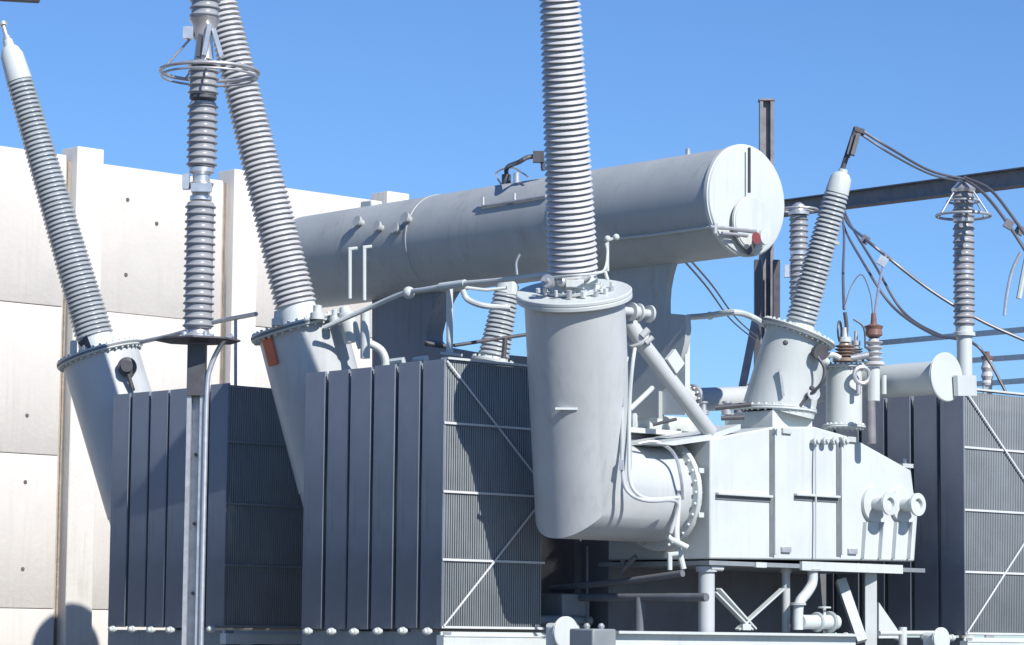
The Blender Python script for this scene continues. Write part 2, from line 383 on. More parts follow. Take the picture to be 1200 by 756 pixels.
# generic bushing: porcelain with sheds, cap, terminal
def sheds(mb, p, d, L, r0, r1, pitch, depth, seg=32, alt=0.):
    prof = []; n_ = int(L/pitch)
    for i in range(n_):
        t = i*L/n_; f = i/n_; ro = r0+(r1-r0)*f; h = L/n_
        dd = depth*(1-alt*(i % 2)); ri = ro-depth
        prof += [(t, ri), (t+h*.12, ri), (t+h*.20, ri+dd*.82), (t+h*.26, ri+dd), (t+h*.36, ri+dd), (t+h*.44, ri+dd*.90), (t+h*.80, ri+dd*.52), (t+h*.97, ri+dd*.10)]
    prof.append((L, r1-depth)); mb.lathe(p, d, prof, seg)
def bushing(p, d, L, r0, r1, pitch=.072, depth=.05, cap=.5, mt='porc', term=True, base=.16, alt=0., parent=None):
    d = d.normalized(); parent = parent or TR
    q = MB(); sheds(q, p+d*base, d, L, r0, r1, pitch, depth, alt=alt); o = q.build('bushing', mt, parent, sharp=50)
    q = MB(); q.lathe(p, d, [(0, r0+.07), (.03, r0+.07), (.035, r0-.0), (base*.6, r0-.015), (base, r0-.03), (base+.03, r0-.035)], 32)
    u, v = frame(d)
    for i in range(16):
        t = i*math.pi/8; c = p+u*((r0+.045)*math.cos(t))+v*((r0+.045)*math.sin(t)); q.cyl(c, c+d*.06, .016, seg=6)
    q.build('base_fitting', 'white', o)
    if cap:
        q = MB(); e = p+d*(base+L)
        q.lathe(e, d, [(-.01, r1-.03), (.0, r1-.005), (cap*.62, r1*.86), (cap*.80, r1*.62), (cap*.86, r1*.40), (cap, r1*.36)], 28)
        q.build('cap', 'white', o)
        if term:
            q = MB(); q.lathe(e+d*cap, d, [(0, .06), (.05, .06), (.052, .035), (.22, .035), (.22, .07), (.26, .07)], 14); q.build('terminal', 'alu', o)
    return o

SUN_A, SUN_Z = -.10, .80

# turret 3: elbow up from the connection box, leaning to the viewer
ft3 = P(673, 346, 32.25); E3 = P(684, 574, 33.0); d3 = (ft3-E3).normalized()
e_in = ab(E3); end3 = W(1.37, e_in[1], e_in[2])
R3 = .565
q = MB(); q.tube([ft3-d3*.04, E3, end3], R3, 64)
t3 = q.build('bushing_turret', 'paint', TR, sharp=20)
q = MB(); flange(q, ft3, d3, .65, .05, 0, seg=64); q.build('turret_flange', 'white', t3)
q = MB(); flange(q, end3-A*.10, A, .66, .035, 30, .018, seg=64); q.build('elbow_flange', 'white', t3)
db3 = (P(657.5, 0, 31.3)-P(673, 318, 32.2)).normalized()
for t_, r_ in ():
    q = MB(); q.lathe(ft3-d3*t_, d3, [(0, r_), (.004, r_+.003), (.014, r_+.003), (.018, r_)], 64, False); q.build('weld_seam', 'paint', t3)
b3 = bushing(ft3+d3*.05, db3, 4.6, .287, .20, pitch=.066, depth=.050, base=.17)
# clutter on the flange: valve blocks, hand wheel, riser
q = MB(); c = ft3+d3*.09+V((-.26, -.28, 0)); q.lathe(c, V((-.4, -1, .2)), [(0, .05), (.1, .05), (.1, .075), (.13, .075), (.13, .03), (.2, .03)], 14); q.sphere(c+V((.12, -.03, .02)), .06); q.build('vent_valve', 'galv', t3)
q = MB(); c = ft3+d3*.09+V((.0, -.30, 0)); q.box3(c, V((.10, 0, 0)), V((0, .06, 0)), V((0, 0, .045))); q.cyl(c, c+V((.18, -.04, .10)), .03); q.build('vent_valve', 'white', t3, bevel=.01)
q = MB(); c = ft3+d3*.10+V((.16, -.2, 0)); q.lathe(c, Z, [(0, .1), (.06, .1), (.07, .06), (.12, .05)], 16); q.build('test_tap', 'white', t3)
q = MB(); q.tube(smooth([P(640, 326, 32.1), P(672, 323, 31.7), P(700, 320, 31.8), P(709, 315, 31.9), P(712, 296, 32.0), P(710, 285, 32.0)], 4), .016, 8); q.tube([P(709, 318, 31.9), P(712, 328, 31.9)], .02, 8); q.build('vent_pipe', 'white', t3)
for k in range(9):
    t_ = 3.5+k*.36; c = ft3+d3*.055+V((math.cos(t_)*.43, math.sin(t_)*.43*.95, -math.sin(t_)*-.13)); q = MB(); q.cyl(c, c+d3*random.uniform(.04, .10), random.uniform(.018, .035), seg=8); q.build('bolt', 'galv' if k % 2 else 'white', t3)
# lifting lug on turret skin
c = P(663, 479, 32.1); q = MB(); q.bar(c-V((.12, 0, -.0)), c+V((.13, .02, -.0)), .05, .025); q.build('lifting_lug', 'white', t3)
c = P(640, 380, 31.95)
# valve at the right of the flange + diagonal equalising pipe
q = MB(); c = P(745, 366, 32.7); q.lathe(c-A*.08, A, [(0, .105), (.03, .105), (.035, .075), (.10, .075), (.105, .105), (.13, .105)], 22)
q.lathe(c+A*.2, A, [(0, .10), (.03, .10), (.035, .05), (.06, .05)], 20); q.cyl(c-A*.25, c+A*.25, .05); q.build('isolating_valve', 'paint', t3)
q = MB(); q.tube([P(738, 378, 32.75), P(752, 402, 32.8), P(832, 507, 33.6)], .09, 20); flange(q, P(748, 397, 32.8), P(832, 507, 33.6)-P(752, 402, 32.8), .14, .015, 0, seg=24)
q.build('equalising_pipe', 'paint', TR)
q = MB(); c = P(785, 415, 33.0); q.bar(c, P(796, 432, 33.1), .05, .18); q.build('pipe_clip', 'white', TR)
q = MB(); q.cyl(P(752, 394, 32.7), P(760, 386, 32.7), .04); q.cyl(P(757, 402, 32.7), P(765, 395, 32.7), .03); q.build('bleed_valve', 'paint', TR)
# conduits down the turret side
q = MB(); q.tube(smooth([P(744, 408, 32.5), P(741, 430, 32.45), P(738, 470, 32.5), P(737, 530, 32.5), P(738, 562, 32.5), P(746, 578, 32.5), P(762, 585, 32.5), P(795, 583, 32.9)], 5), .022, 10)
q.build('conduit', 'white', TR)
q = MB(); q.tube(smooth([P(735, 418, 32.4), P(730, 445, 32.4), P(729, 500, 32.4), P(730, 560, 32.4), P(740, 580, 32.4), P(760, 587, 32.4), P(790, 587, 32.8), P(793, 600, 32.9), P(786, 625, 32.9)], 5), .022, 10)
q.build('conduit', 'paint', TR)
for px, py in ((728, 470), (728, 545)):
    q = MB(); q.bar(P(px, py-6, 32.38), P(px, py+6, 32.38), .06, .05); q.build('conduit_clip', 'galv', TR)
q = MB(); q.tube(smooth([P(738, 480, 32.6), P(757, 462, 32.8), P(764, 455, 33)], 4), .03, 10); q.build('vent_pipe', 'white', TR)
# drain pipes hanging from the elbow flange
q = MB(); q.tube(smooth([P(797, 575, 33.2), P(794, 600, 33.2), P(793, 630, 33.1), P(797, 650, 33.1), P(801, 667, 33.1)], 4), .035, 10)
q.cyl(P(786, 632, 33.0), P(806, 642, 33.0), .035); q.cyl(P(783, 628, 33.0), P(789, 636, 33.0), .03); q.build('drain_pipe', 'white', TR)
q = MB(); q.tube([P(785, 668, 33.0), P(785, 650, 33.0), P(795, 649, 33.0)], .028, 10); q.build('drain_pipe', 'white', TR)
q = MB(); q.tube(smooth([P(748, 520, 32.95), P(770, 518, 33.0), P(790, 532, 33.1), P(798, 560, 33.1), P(800, 585, 33.2)], 5), .02, 8); q.build('cable', 'galv', TR)

# turrets 2 and 1
def side_turret(ft, lean, toward, rf, rbody, down, fl_b=0):
    d = V((-math.sin(lean), toward, math.cos(lean))).normalized()
    q = MB(); q.tube([ft-d*.03, ft-d*down], rbody, 56); t = q.build('bushing_turret', 'paint', TR)
    q = MB(); flange(q, ft, d, rf, .04, 36, .02, seg=56); q.build('turret_flange', 'white', t); q = MB(); q.lathe(ft-d*.016, d, [(0, rf+.004), (.032, rf+.004)], 56); q.build('shade_band', 'shadegrey', t)  # dark ring stands for the shaded gap between the flanges
    q = MB(); e = ft-d*down; q.tube([e, e-d*.3, W(1.5, ab(e)[1], ab(e)[2]-.35)], rbody*.98, 40); q.build('elbow', 'paint', t)
    return t, d
ft2 = P(353, 384, 35.9); t2, d2 = side_turret(ft2, math.radians(15.5), -.03, .64, .55, 2.0)
b2 = bushing(ft2+d2*.04, V((-math.sin(math.radians(14.8)), -.03, math.cos(math.radians(14.8)))), 4.6, .270, .20, pitch=.066, depth=.055, base=.24)
ft1 = P(117, 416, 39.5); t1, d1 = side_turret(ft1, math.radians(18), .02, .60, .53, 2.2)
b1 = bushing(ft1+d1*.04, (P(16, 84, 39.5)-P(104, 384, 39.5)), 3.72, .268, .185, pitch=.064, depth=.042, base=.22, cap=.60, mt='porcb')
# fittings on turret 2
for (x, y, r, yy) in ((372, 365, .09, 35.3), (392, 370, .06, 35.3), (325, 372, .07, 35.3)):
    q = MB(); c = P(x, y, yy); q.lathe(c+Z*-.1, Z, [(0, r), (.08, r), (.09, r*.6), (.17, r*.6), (.18, r*.3)], 16); q.build('vent_valve', 'white', t2)
q = MB(); q.lathe(P(408, 378, 35.4), d2, [(-.25, .11), (.12, .11), (.13, .08), (.2, .06)], 18); q.build('terminal_box', 'white', t2)
q = MB(); q.tube(smooth([P(418, 405, 35.3), P(430, 402, 35.3), P(446, 410, 35.3), P(452, 424, 35.3), P(450, 436, 35.3)], 5), .05, 12); q.build('bend_pipe', 'white', TR)
q = MB(); q.tube([P(428, 365, 35.2), P(428, 420, 35.2)], .06, 12); q.build('stand_pipe', 'white', TR)
# orange warning plate on shaded side of turret 2
c = ft2-d2*.35+V((-.42, -.36, 0)); q = MB(); nrm = V((-.76, -.65, -.1)).normalized(); uu = nrm.cross(d2).normalized()
q.box3(c+nrm*.03, uu*.09, d2*.17, nrm*.012); q.build('warning_plate', 'sign', t2)
# junction box on turret 1
q = MB(); c = P(149, 430, 39.0); q.lathe(c, V((.1, -1, 0)), [(-.1, .13), (.05, .13), (.06, .08), (.12, .08)], 18); q.tube([c+V((.02, -.05, -.1)), P(156, 458, 39.0)], .03, 8); q.build('junction_box', 'dark', t1)
q = MB(); q.tube([P(93, 404, 39.0), P(100, 398, 39.0), P(104, 408, 39.0)], .04, 8); q.build('vent_valve', 'dark', t1)
q = MB(); q.lathe(P(86, 411, 39.3), Z, [(-.05, .05), (.12, .05), (.14, .02)], 12); q.build('vent_valve', 'white', t1)

# turret 4 on the connection box, leaning right, with low-voltage turret beside it
fb4 = P(913, 478, 35.10); ft4 = P(935, 391, 35.00); d4 = (ft4-fb4).normalized(); n4 = V((math.sin(.36), .0, math.cos(.36)))
q = MB(); q.lathe(fb4-d4*.03, d4, [(0, .44), ((ft4-fb4).length+.05, .385)], 48); q.lathe(ft4-n4*.10, n4, [(0, .36), (.1, .385)], 48); t4 = q.build('bushing_turret', 'white', TR)
q = MB(); flange(q, ft4, n4, .47, .03, 34, .018, seg=48); q.build('turret_flange', 'white', t4)
q = MB(); q.lathe(ft4-n4*.014, n4, [(0, .474), (.028, .474)], 48); q.build('shade_band', 'shadegrey', t4)  # shade of the flange gap drawn as a dark ring
q = MB(); flange(q, P(912, 480, 35.10), V((.05, 0, 1)), .47, .025, 28, .016, seg=48); q.build('turret_flange', 'white', t4)
nk = ab(P(906, 508, 35.1)); q = MB(); q.cbx(nk[0]-.33, nk[0]+.38, nk[1]-.30, nk[1]+.5, nk[2]-.1, P(912, 484, 35.1).z, .01); q.build('turret_neck', 'white', t4)
b4 = bushing(ft4+d4*.03, P(985, 214, 34.80)-P(940, 376, 35.00), 1.62, .195, .150, pitch=.055, depth=.03, base=.12, cap=.30, term=False, mt='porcb')
q = MB(); c4 = P(967, 283, 34.90); dd4 = (P(985, 214, 34.80)-P(940, 376, 35.00)).normalized(); q.lathe(c4, dd4, [(0, .165), (.0, .178), (.035, .178), (.035, .165)], 30); q.build('joint_band', 'white', t4)
q = MB(); q.bar(P(994, 183, 34.80), P(1002, 153, 34.85), .13, .05); q.bar(P(999, 182, 34.70), P(1006, 157, 34.75), .05, .05); q.cyl(P(986, 202, 34.80), P(1003, 150, 34.80), .032); q.box3(P(1007, 153, 34.80), V((.06, 0, -.02)), V((0, .04, 0)), V((0, 0, .03))); q.build('terminal', 'dark', t4)
for x, y, r in ((920, 402, .03), (951, 455, .03)):
    q = MB(); c = P(x, y, 33.68); q.lathe(c, V((.05, -1, 0)), [(0, r), (.05, r), (.06, r*.5)], 12); q.build('bolt', 'dark', t4)
q = MB(); q.bar(P(914, 432, 34.62), P(918, 464, 34.62), .03, .03); q.build('gauge_strip', 'galv', t4)
q = MB(); c = P(956, 412, 34.70); q.lathe(c, V((.5, -1, -.2)), [(-.1, .07), (.06, .07), (.08, .10), (.12, .10)], 18); q.tube(smooth([P(958, 418, 34.60), P(966, 432, 34.60), P(962, 450, 34.60), P(945, 466, 34.70), P(938, 476, 34.70)], 5), .02, 8)
q.build('cable_gland', 'dark', t4)
q = MB(); q.lathe(P(951, 462, 34.75), V((.3, -1, 0)), [(-.05, .05), (.05, .05), (.06, .08), (.08, .08)], 14); q.build('vent_valve', 'galv', t4)

c5 = P(989, 498, 35.50); q = MB(); q.cyl(c5, P(989, 432, 35.50), .222, seg=40); t5 = q.build('low_voltage_turret', 'white', TR)
q = MB(); flange(q, P(989, 430, 35.50), Z, .275, .02, 22, .015, seg=40); q.build('turret_flange', 'white', t5)
q = MB(); flange(q, P(989, 500, 35.50), Z, .27, .02, 22, .015, seg=40); q.build('turret_flange', 'white', t5)
def small_bushing(p, h, r, mt, top='copper'):
    q = MB(); prof = [(0, r*1.5), (.04, r*1.5)]
    k = 4
    for i in range(k):
        t = .05+i*(h-.08)/k; s_ = (h-.08)/k; prof += [(t, r*.75), (t+s_*.5, r*1.25), (t+s_*.65, r*1.25), (t+s_*.75, r*.75)]
    prof += [(h-.02, r*.7), (h, r*.4)]
    q.lathe(p, Z, prof, 20); o = q.build('low_voltage_bushing', mt, TR)
    q = MB(); q.lathe(p+Z*h, Z, [(0, r*.8), (.06, r*.8), (.065, r*.35), (.18, r*.3)], 14); q.build('terminal', top, o)
    return o
small_bushing(P(990, 424, 35.30), .24, .10, 'copper', 'white')
small_bushing(P(1003, 424, 35.60), .20, .07, 'porcd', 'galv')
small_bushing(P(966, 428, 35.60), .12, .06, 'porcd', 'galv')
small_bushing(P(1024, 428, 35.50), .34, .09, 'porc', 'brownp')
q = MB(); q.lathe(P(1024, 428, 35.50)+Z*.34, Z, [(0, .06), (.03, .11), (.10, .10), (.14, .12), (.17, .04), (.3, .03)], 18); q.build('terminal_clamp', 'brownp', TR)
q = MB(); q.cyl(P(1024, 470, 35.50), P(1024, 430, 35.50), .075, seg=20); q.cyl(P(1036, 462, 35.50), P(1036, 440, 35.50), .03); q.build('bushing_pedestal', 'white', TR)
q = MB(); q.torus(P(1010, 440, 35.20), V((.3, -1, 0)), .10, .03, 20, 8); q.cyl(P(1006, 448, 35.20), P(1006, 462, 35.20), .03); q.cyl(P(997, 420, 35.20), P(1018, 416, 35.20), .04); q.build('pipework', 'galv', TR)
q = MB(); q.tube(smooth([P(956, 432, 35.10), P(960, 420, 35.10), P(975, 416, 35.10), P(985, 420, 35.10)], 4), .035, 10); q.sphere(P(958, 438, 35.10), .06); q.sphere(P(968, 424, 35.10), .05); q.build('pipework', 'white', TR)
q = MB(); q.torus(P(984, 388, 35.30), V((1, -.3, 0)), .12, .014, 20, 6); q.tube(smooth([P(990, 366, 35.30), P(992, 382, 35.30), P(991, 398, 35.30)], 3), .025, 8); q.tube(smooth([P(1000, 374, 35.30), P(1012, 384, 35.30), P(1014, 408, 35.30)], 4), .012, 6); q.build('jumper_lead', 'dark', TR)

# conservator drum
ce = QA(874, 235, 2.0); ca = ab(ce); RC_ = .645
far_b = ab(QA(364, 316, 2.0))[1]
q = MB(); q.lathe(ce, B, [(0, RC_), ((far_b-ca[1]), RC_), ((far_b-ca[1])+.12, RC_*.8)], 72); cons = q.build('conservator', 'tankp', TR, sharp=25)
q = MB(); q.lathe(ce+B*.05, -B, [(0, RC_+.022), (.05, RC_+.022), (.055, RC_+.01), (.075, RC_-.0), (.08, RC_-.03)], 72); q.build('end_plate', 'white', cons)
for k in (.33, .66):
    q = MB(); q.lathe(ce+B*(far_b-ca[1])*k, B, [(0, RC_+.001), (.004, RC_+.008), (.03, RC_+.008), (.034, RC_+.001)], 72, False); q.build('weld_band', 'tankp', cons)
fc = lambda px, py, o=.09: (lambda p: p)(QB(px, py, ca[1]-o))
q = MB(); q.lathe(fc(880, 262, .08), -B, [(0, .325), (.03, .325), (.034, .31), (.045, .305)], 56); q.build('manhole_cover', 'white', cons)
q = MB(); q.bar(fc(878, 173, .1), fc(878, 226, .1), .018, .034, up=B); q.build('level_tube', 'dark', cons)
q = MB(); q.lathe(fc(886, 279, .12), -B, [(0, .06), (.10, .06), (.105, .095), (.16, .095), (.162, .078)], 28); gd = q.build('oil_gauge', 'white', cons)
q = MB(); q.lathe(fc(886, 279, .283), -B, [(0, .072), (.006, .07)], 28); q.build('gauge_dial', 'gauge', cons)
q = MB(); q.tube([fc(832, 266, .12), fc(858, 268, .13), fc(886, 271, .13)], .022, 8); q.tube([fc(846, 273, .12), fc(876, 276, .13)], .018, 8); q.cyl(fc(838, 262, .12), fc(838, 274, .12), .03); q.build('gauge_pipe', 'galv', cons)
q = MB(); c = fc(880, 290, .1); q.bar(c-Z*.09, c+Z*.03, .1, .08); q.build('junction_box', 'dark', cons)
# pipe along drum side
pa = W(ca[0]-RC_*.93, 0, 0)
def on_drum(px, py, out=.03):                     # point where the ray meets the drum's near side
    d = ray(px, py).normalized(); best = None
    for i in range(6000):
        p = CAM+d*(28+i*.003); q_ = ab(p)
        if math.hypot(q_[0]-ca[0], q_[2]-ca[2]) < RC_+out and ca[1] <= q_[1] <= far_b: return p
    return QA(px, py, ca[0]-RC_)
q = MB(); q.tube([on_drum(x, y, .04) for x, y in ((708, 281), (760, 276), (833, 266))], .016, 8); q.build('sensor_pipe', 'paint', cons)
q = MB(); q.tube([on_drum(565, 242), on_drum(603, 236), on_drum(640, 230)], .02, 8)
for x, y, h in ((566, 240, .1), (603, 234, .08)): q.cyl(on_drum(x, y), on_drum(x, y)+Z*h, .02, seg=8)
q.build('hand_rail', 'galv', cons)
top = lambda px, b_=None: None
def drum_top(px):                                 # point on the crest of the drum at a given px
    lo, hi = ca[1], far_b
    for _ in range(40):
        mid = (lo+hi)/2; p = W(ca[0], mid, ca[2]+RC_); s_ = p-CAM
        x = 600+F*s_.dot(RC)/s_.dot(FWD)
        if x > px: lo = mid
        else: hi = mid
    return W(ca[0]-.1, (lo+hi)/2, ca[2]+RC_*.985)
c = drum_top(600); q = MB(); q.cyl(c-Z*.05, c+Z*.12, .06); q.tube(smooth([c+Z*.1, c+Z*.22+A*.02, P(608, 190, 36), P(620, 184, 36), P(634, 186, 36), P(637, 200, 36)], 5), .03, 10); q.box3(P(631, 184, 36), V((.07, 0, 0)), V((0, .05, 0)), V((0, 0, .07))); q.build('vent_pipe', 'dark', cons)
c = drum_top(588); q = MB(); q.tube(smooth([c-B*.1, c+Z*.16, c+Z*.2-B*.3, P(620, 208, 36)], 5), .012, 6); q.cyl(drum_top(612)-Z*.03, drum_top(612)+Z*.12, .04); q.build('vent_line', 'alu', cons)
c = drum_top(813); q = MB(); q.cyl(c-Z*.02, c+Z*.07, .03); q.build('air_plug', 'galv', cons)
q = MB(); q.box3(drum_top(442)+Z*.0, A*.10, B*.12, Z*.06); q.build('relief_valve', 'white', cons, bevel=.02)
for x, y in ((424, 262), (480, 258), (447, 268), (468, 270)):
    c = on_drum(x, y, .0); q = MB(); q.lathe(c, -A+Z*.3, [(-.02, .05), (.06, .05), (.065, .075), (.1, .075)], 14); q.build('pipe_stub', 'tankp', cons)
# inverted L white pipes
for x, x2, y0, y1 in ((410, 419, 292, 350), (427, 436, 290, 352)):
    d_ = 36.6; q = MB(); q.tube([P(x, y1, d_), P(x, y0, d_), P(x2, y0-1, d_)], .024, 10); q.build('breather_pipe', 'white', TR)
# saddles
SA = 1.95
q = MB().prism([QA(x, y, SA) for x, y in ((690, 300), (794, 298), (788, 308), (784, 322), (781, 338), (780, 352), (780, 367), (803, 369), (804, 385), (802, 402), (798, 418), (792, 432), (784, 444), (772, 458), (772, 490), (690, 490))], A*.09)
q.build('saddle', 'tankp', TR)
q = MB().prism([QA(x, y, SA+.06) for x, y in ((780, 372), (803, 372), (803, 486), (770, 486))], A*.08); q.build('saddle', 'white', TR)
q = MB().prism([QA(x, y, SA) for x, y in ((436, 345), (522, 335), (514, 348), (507, 362), (502, 377), (499, 390), (499, 398), (503, 403), (512, 406), (540, 411), (640, 420), (640, 440), (436, 440))], A*.3)
q.build('saddle', 'radend', TR)
# gas collecting pipe and its stand
q = MB(); q.tube(smooth([P(165, 401, 38.8), P(205, 392, 38.2), P(250, 378, 37.6), P(300, 368, 36.4)], 4), .03, 8); q.build('gas_pipe', 'galv', TR)
q = MB(); q.tube(smooth([P(380, 384, 35.2), P(430, 362, 35.0), P(472, 344, 34.6), P(500, 339, 34.2), P(535, 333, 33.8), P(590, 328, 33.2), P(645, 321, 32.4)], 5), .030, 10)
q.sphere(P(479, 343, 34.5), .075); q.cyl(P(516, 336, 34), P(545, 332, 33.7), .045); q.build('gas_pipe', 'white', TR)
q = MB(); q.cyl(P(527, 414, 34.0), P(527, 334, 34.0), .04, seg=14); q.bar(P(518, 414, 34.0), P(540, 416, 33.9), .1, .03); q.bar(P(531, 420, 33.8), P(540, 436, 33.8), .025, .025); q.build('pipe_stand', 'white', TR)
q = MB(); q.tube(smooth([P(542, 340, 33.9), P(548, 351, 33.9), P(565, 358, 33.8), P(585, 360, 33.8), P(598, 361, 33.8)], 5), .035, 10)
q.tube([P(545, 337, 33.9), P(570, 340, 33.9), P(597, 337, 33.9)], .02, 8); q.bar(P(597, 330, 33.9), P(597, 345, 33.9), .06, .06); q.build('branch_pipe', 'white', TR)
q = MB(); q.tube([P(532, 405, 34.3), P(570, 399, 34.6), P(625, 391, 35)], .022, 8); q.tube([P(592, 396, 34.7), P(590, 420, 34.7)], .03, 8); q.tube([P(498, 402, 34.2), P(528, 407, 34.2)], .03, 8); q.build('hand_rail', 'dark', TR)
for x in (446, 490, 500, 458):
    pass
for x0, x1, y in ((458, 472, 424), (485, 499, 422)):
    q = MB(); q.tube([P(x0, y, 33.9), P(x1, y-2, 33.8), P(x1+2, y+5, 33.8)], .035, 8); q.build('vent_pipe', 'white', TR)
q = MB(); q.tube([P(276, 452, 37.0), P(276, 372, 37.0)], .022, 8); q.build('stand_pipe', 'galv', TR)
# neutral bushing behind
nb = P(577, 425, 36.0); bushing(nb, P(592, 350, 36.0)-nb, .80, .20, .16, pitch=.055, depth=.03, base=.08, cap=.2, term=False, mt='porcb')
# slender riser at 605,300
q = MB(); q.tube(smooth([P(606, 322, 33.2), P(605, 308, 33.2), P(609, 298, 33.2)], 4), .014, 6); q.build('vent_line', 'alu', TR)
q = MB(); q.tube([P(712, 318, 33.4), P(712, 282, 33.4), P(723, 278, 33.4)], .018, 8); q.sphere(P(712, 280, 33.4), .04); q.sphere(P(722, 278, 33.4), .04); q.build('breather_pipe', 'white', TR)
# pipework between turret 3 and box top; collector beyond
q = MB(); q.cyl(P(750, 471, 36.0), P(884, 466, 37.2), .15, seg=28); q.build('oil_pipe', 'paint', TR)
q = MB(); flange(q, P(884, 466, 37.2), P(884, 466, 37.2)-P(750, 471, 36.0), .2, .03, 12, seg=28); flange(q, P(812, 468, 36.5), P(884, 466, 37.2)-P(750, 471, 36.0), .19, .03, 12, seg=28); q.build('pipe_flange', 'galv', TR)
q = MB(); q.tube(smooth([P(806, 372, 35.5), P(830, 370, 35.0), P(860, 366, 34.5), P(880, 371, 35.0), P(897, 381, 34.9)], 5), .038, 10); q.sphere(P(832, 370, 35.0), .05); q.build('gas_pipe', 'white', TR)
for (x, y, x2, y2, r) in ((765, 498, 793, 491, .02), (838, 478, 880, 474, .03), (845, 490, 872, 489, .03)):
    q = MB(); q.cyl(P(x, y, 34.3), P(x2, y2, 34.3), r, seg=8); q.build('pipework', 'dark', TR)
for px in (770, 796, 824, 852):
    q = MB(); q.lathe(P(px, 486, 35.2), Z, [(0, .07), (.05, .07), (.06, .04), (.13, .04), (.14, .06), (.16, .06)], 14); q.build('vent_valve', 'galv', TR)
# elbow-side bracket and lit ledge near box corner
q = MB(); q.prism([QB(x, y, -.66) for x, y in ((770, 520), (833, 509), (868, 497), (868, 503), (833, 516), (790, 522))], B*.5); q.build('gusset', 'white', TR)

# header pipe toward the right bank, with white blank end
e0 = P(1107, 442, 35.2); q = MB(); q.cyl(e0, e0+B*2.3, .205, seg=40); q.build('collector_pipe', 'white', TR)
q = MB(); flange(q, e0-B*.02, B, .30, .02, 0, seg=44); q.build('blank_flange', 'white', TR)
q = MB(); q.bar(P(1120, 452, 35.2), P(1142, 452, 35.6), .06, .25); q.build('bracket', 'white', TR)
# brown conduit down between turret 5 and bank
q = MB(); q.tube([P(1020, 470, 35.0), P(1021, 520, 35.0)], .06, 12); q.build('conduit', 'brown', TR)

# structure under the box: rail, legs, braces, valves
RZ = QB(850, 741, -.85).z
def leg(px, y0, y1, r, b=-.6, mt='paint', extra=True):
    p = QB(px, y1, b); q_ = QB(px, y0, b); q = MB(); q.cyl(V((q_.x, q_.y, p.z)), q_, r, seg=20)
    if extra: q.lathe(V((q_.x, q_.y, q_.z-.10)), Z, [(0, r), (.0, r*1.3), (.06, r*1.3), (.06, r)], 20)
    q.build('support_leg', mt, TR)
q = MB(); a0 = ab(QB(718, 745, -.85))[0]; a1 = ab(QB(1002, 745, -.85))[0]
q.bx(a0, a1, -.95, -.75, RZ-.03, RZ); q.bx(a0, a1, -.86, -.84, RZ-.22, RZ-.03); q.bx(a0, a1, -.95, -.75, RZ-.25, RZ-.22); q.build('base_rail', 'white', TR)
q = MB(); q.bx(a0-.38, a0-.02, -.93, -.55, RZ-.5, RZ+.02); q.build('pump_body', 'rad', TR, bevel=.02)
for dx in (.08, .30):
    q = MB(); q.lathe(W(a0-.38+dx, -.75, RZ+.02), Z, [(0, .03), (.03, .04), (.06, .02)], 10); q.build('bolt', 'galv', TR)
leg(828, 660, 741, .095)
leg(921, 662, 741, .05, -.5)
for p, r in (((837, 694), (880, 738)), ((917, 690), (864, 738)), ((842, 690), (884, 737))):
    q = MB(); q.bar(QB(*p, -.55), QB(*r, -.5), .02, .075, up=B); q.build('cross_brace', 'white', TR)
q = MB(); q.box3(QB(874, 735, -.55), A*.07, B*.02, Z*.035); q.build('brace_plate', 'white', TR)
q = MB(); q.cyl(QB(832, 665, -.7), QB(846, 666, -.7), .035); q.build('vent_valve', 'white', TR)
q = MB(); q.tube(smooth([QB(952, 662, -.75), QB(952, 682, -.75), QB(946, 694, -.75), QB(937, 706, -.75), QB(935, 722, -.75), QB(935, 738, -.75)], 5), .062, 14); flange(q, QB(952, 668, -.75), Z, .1, .015, 0, seg=20); flange(q, QB(935, 708, -.75), Z, .1, .015, 0, seg=20); q.build('drain_pipe', 'white', TR)
q = MB(); q.cyl(QB(938, 729, -.75), QB(980, 729, -.75), .085, seg=20); flange(q, QB(957, 729, -.75), A, .12, .012, 0, seg=20); flange(q, QB(972, 729, -.75), A, .13, .012, 0, seg=20); q.cyl(QB(966, 728, -.75), QB(966, 712, -.75), .02); q.torus(QB(966, 712, -.75), Z, .07, .012, 18, 6); q.build('drain_valve', 'white', TR)
q = MB(); q.bar(QB(985, 680, -.4), QB(1010, 752, -.7), .14, .12); q.build('support_strut', 'white', TR)
q = MB(); q.bar(QB(1020, 668, -.6), QB(1020, 790, -.6), .14, .14); q.build('support_leg', 'white', TR)
q = MB().prism([QB(x, y, -.5) for x, y in ((1030, 706), (1052, 738), (1052, 748), (1030, 748))], B*.06); q.build('gusset', 'white', TR)
q = MB(); q.cyl(QB(1030, 742, -.95), QB(1100, 742, -.95), .03); q.cyl(QB(1058, 735, -.95), QB(1058, 756, -.95), .05); q.build('drain_pipe', 'white', TR)
# pipework under the elbow, its shade put into a dark colour
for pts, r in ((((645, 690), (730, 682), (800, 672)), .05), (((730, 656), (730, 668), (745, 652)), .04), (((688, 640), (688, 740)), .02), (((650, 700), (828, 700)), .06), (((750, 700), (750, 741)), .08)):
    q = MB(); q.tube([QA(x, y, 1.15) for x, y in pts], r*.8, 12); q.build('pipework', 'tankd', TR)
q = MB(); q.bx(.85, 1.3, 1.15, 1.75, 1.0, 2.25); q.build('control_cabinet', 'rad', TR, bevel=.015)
q = MB(); q.bx(.95, 1.3, 1.9, 2.3, 1.0, 2.1); q.build('control_cabinet', 'rad', TR, bevel=.015)

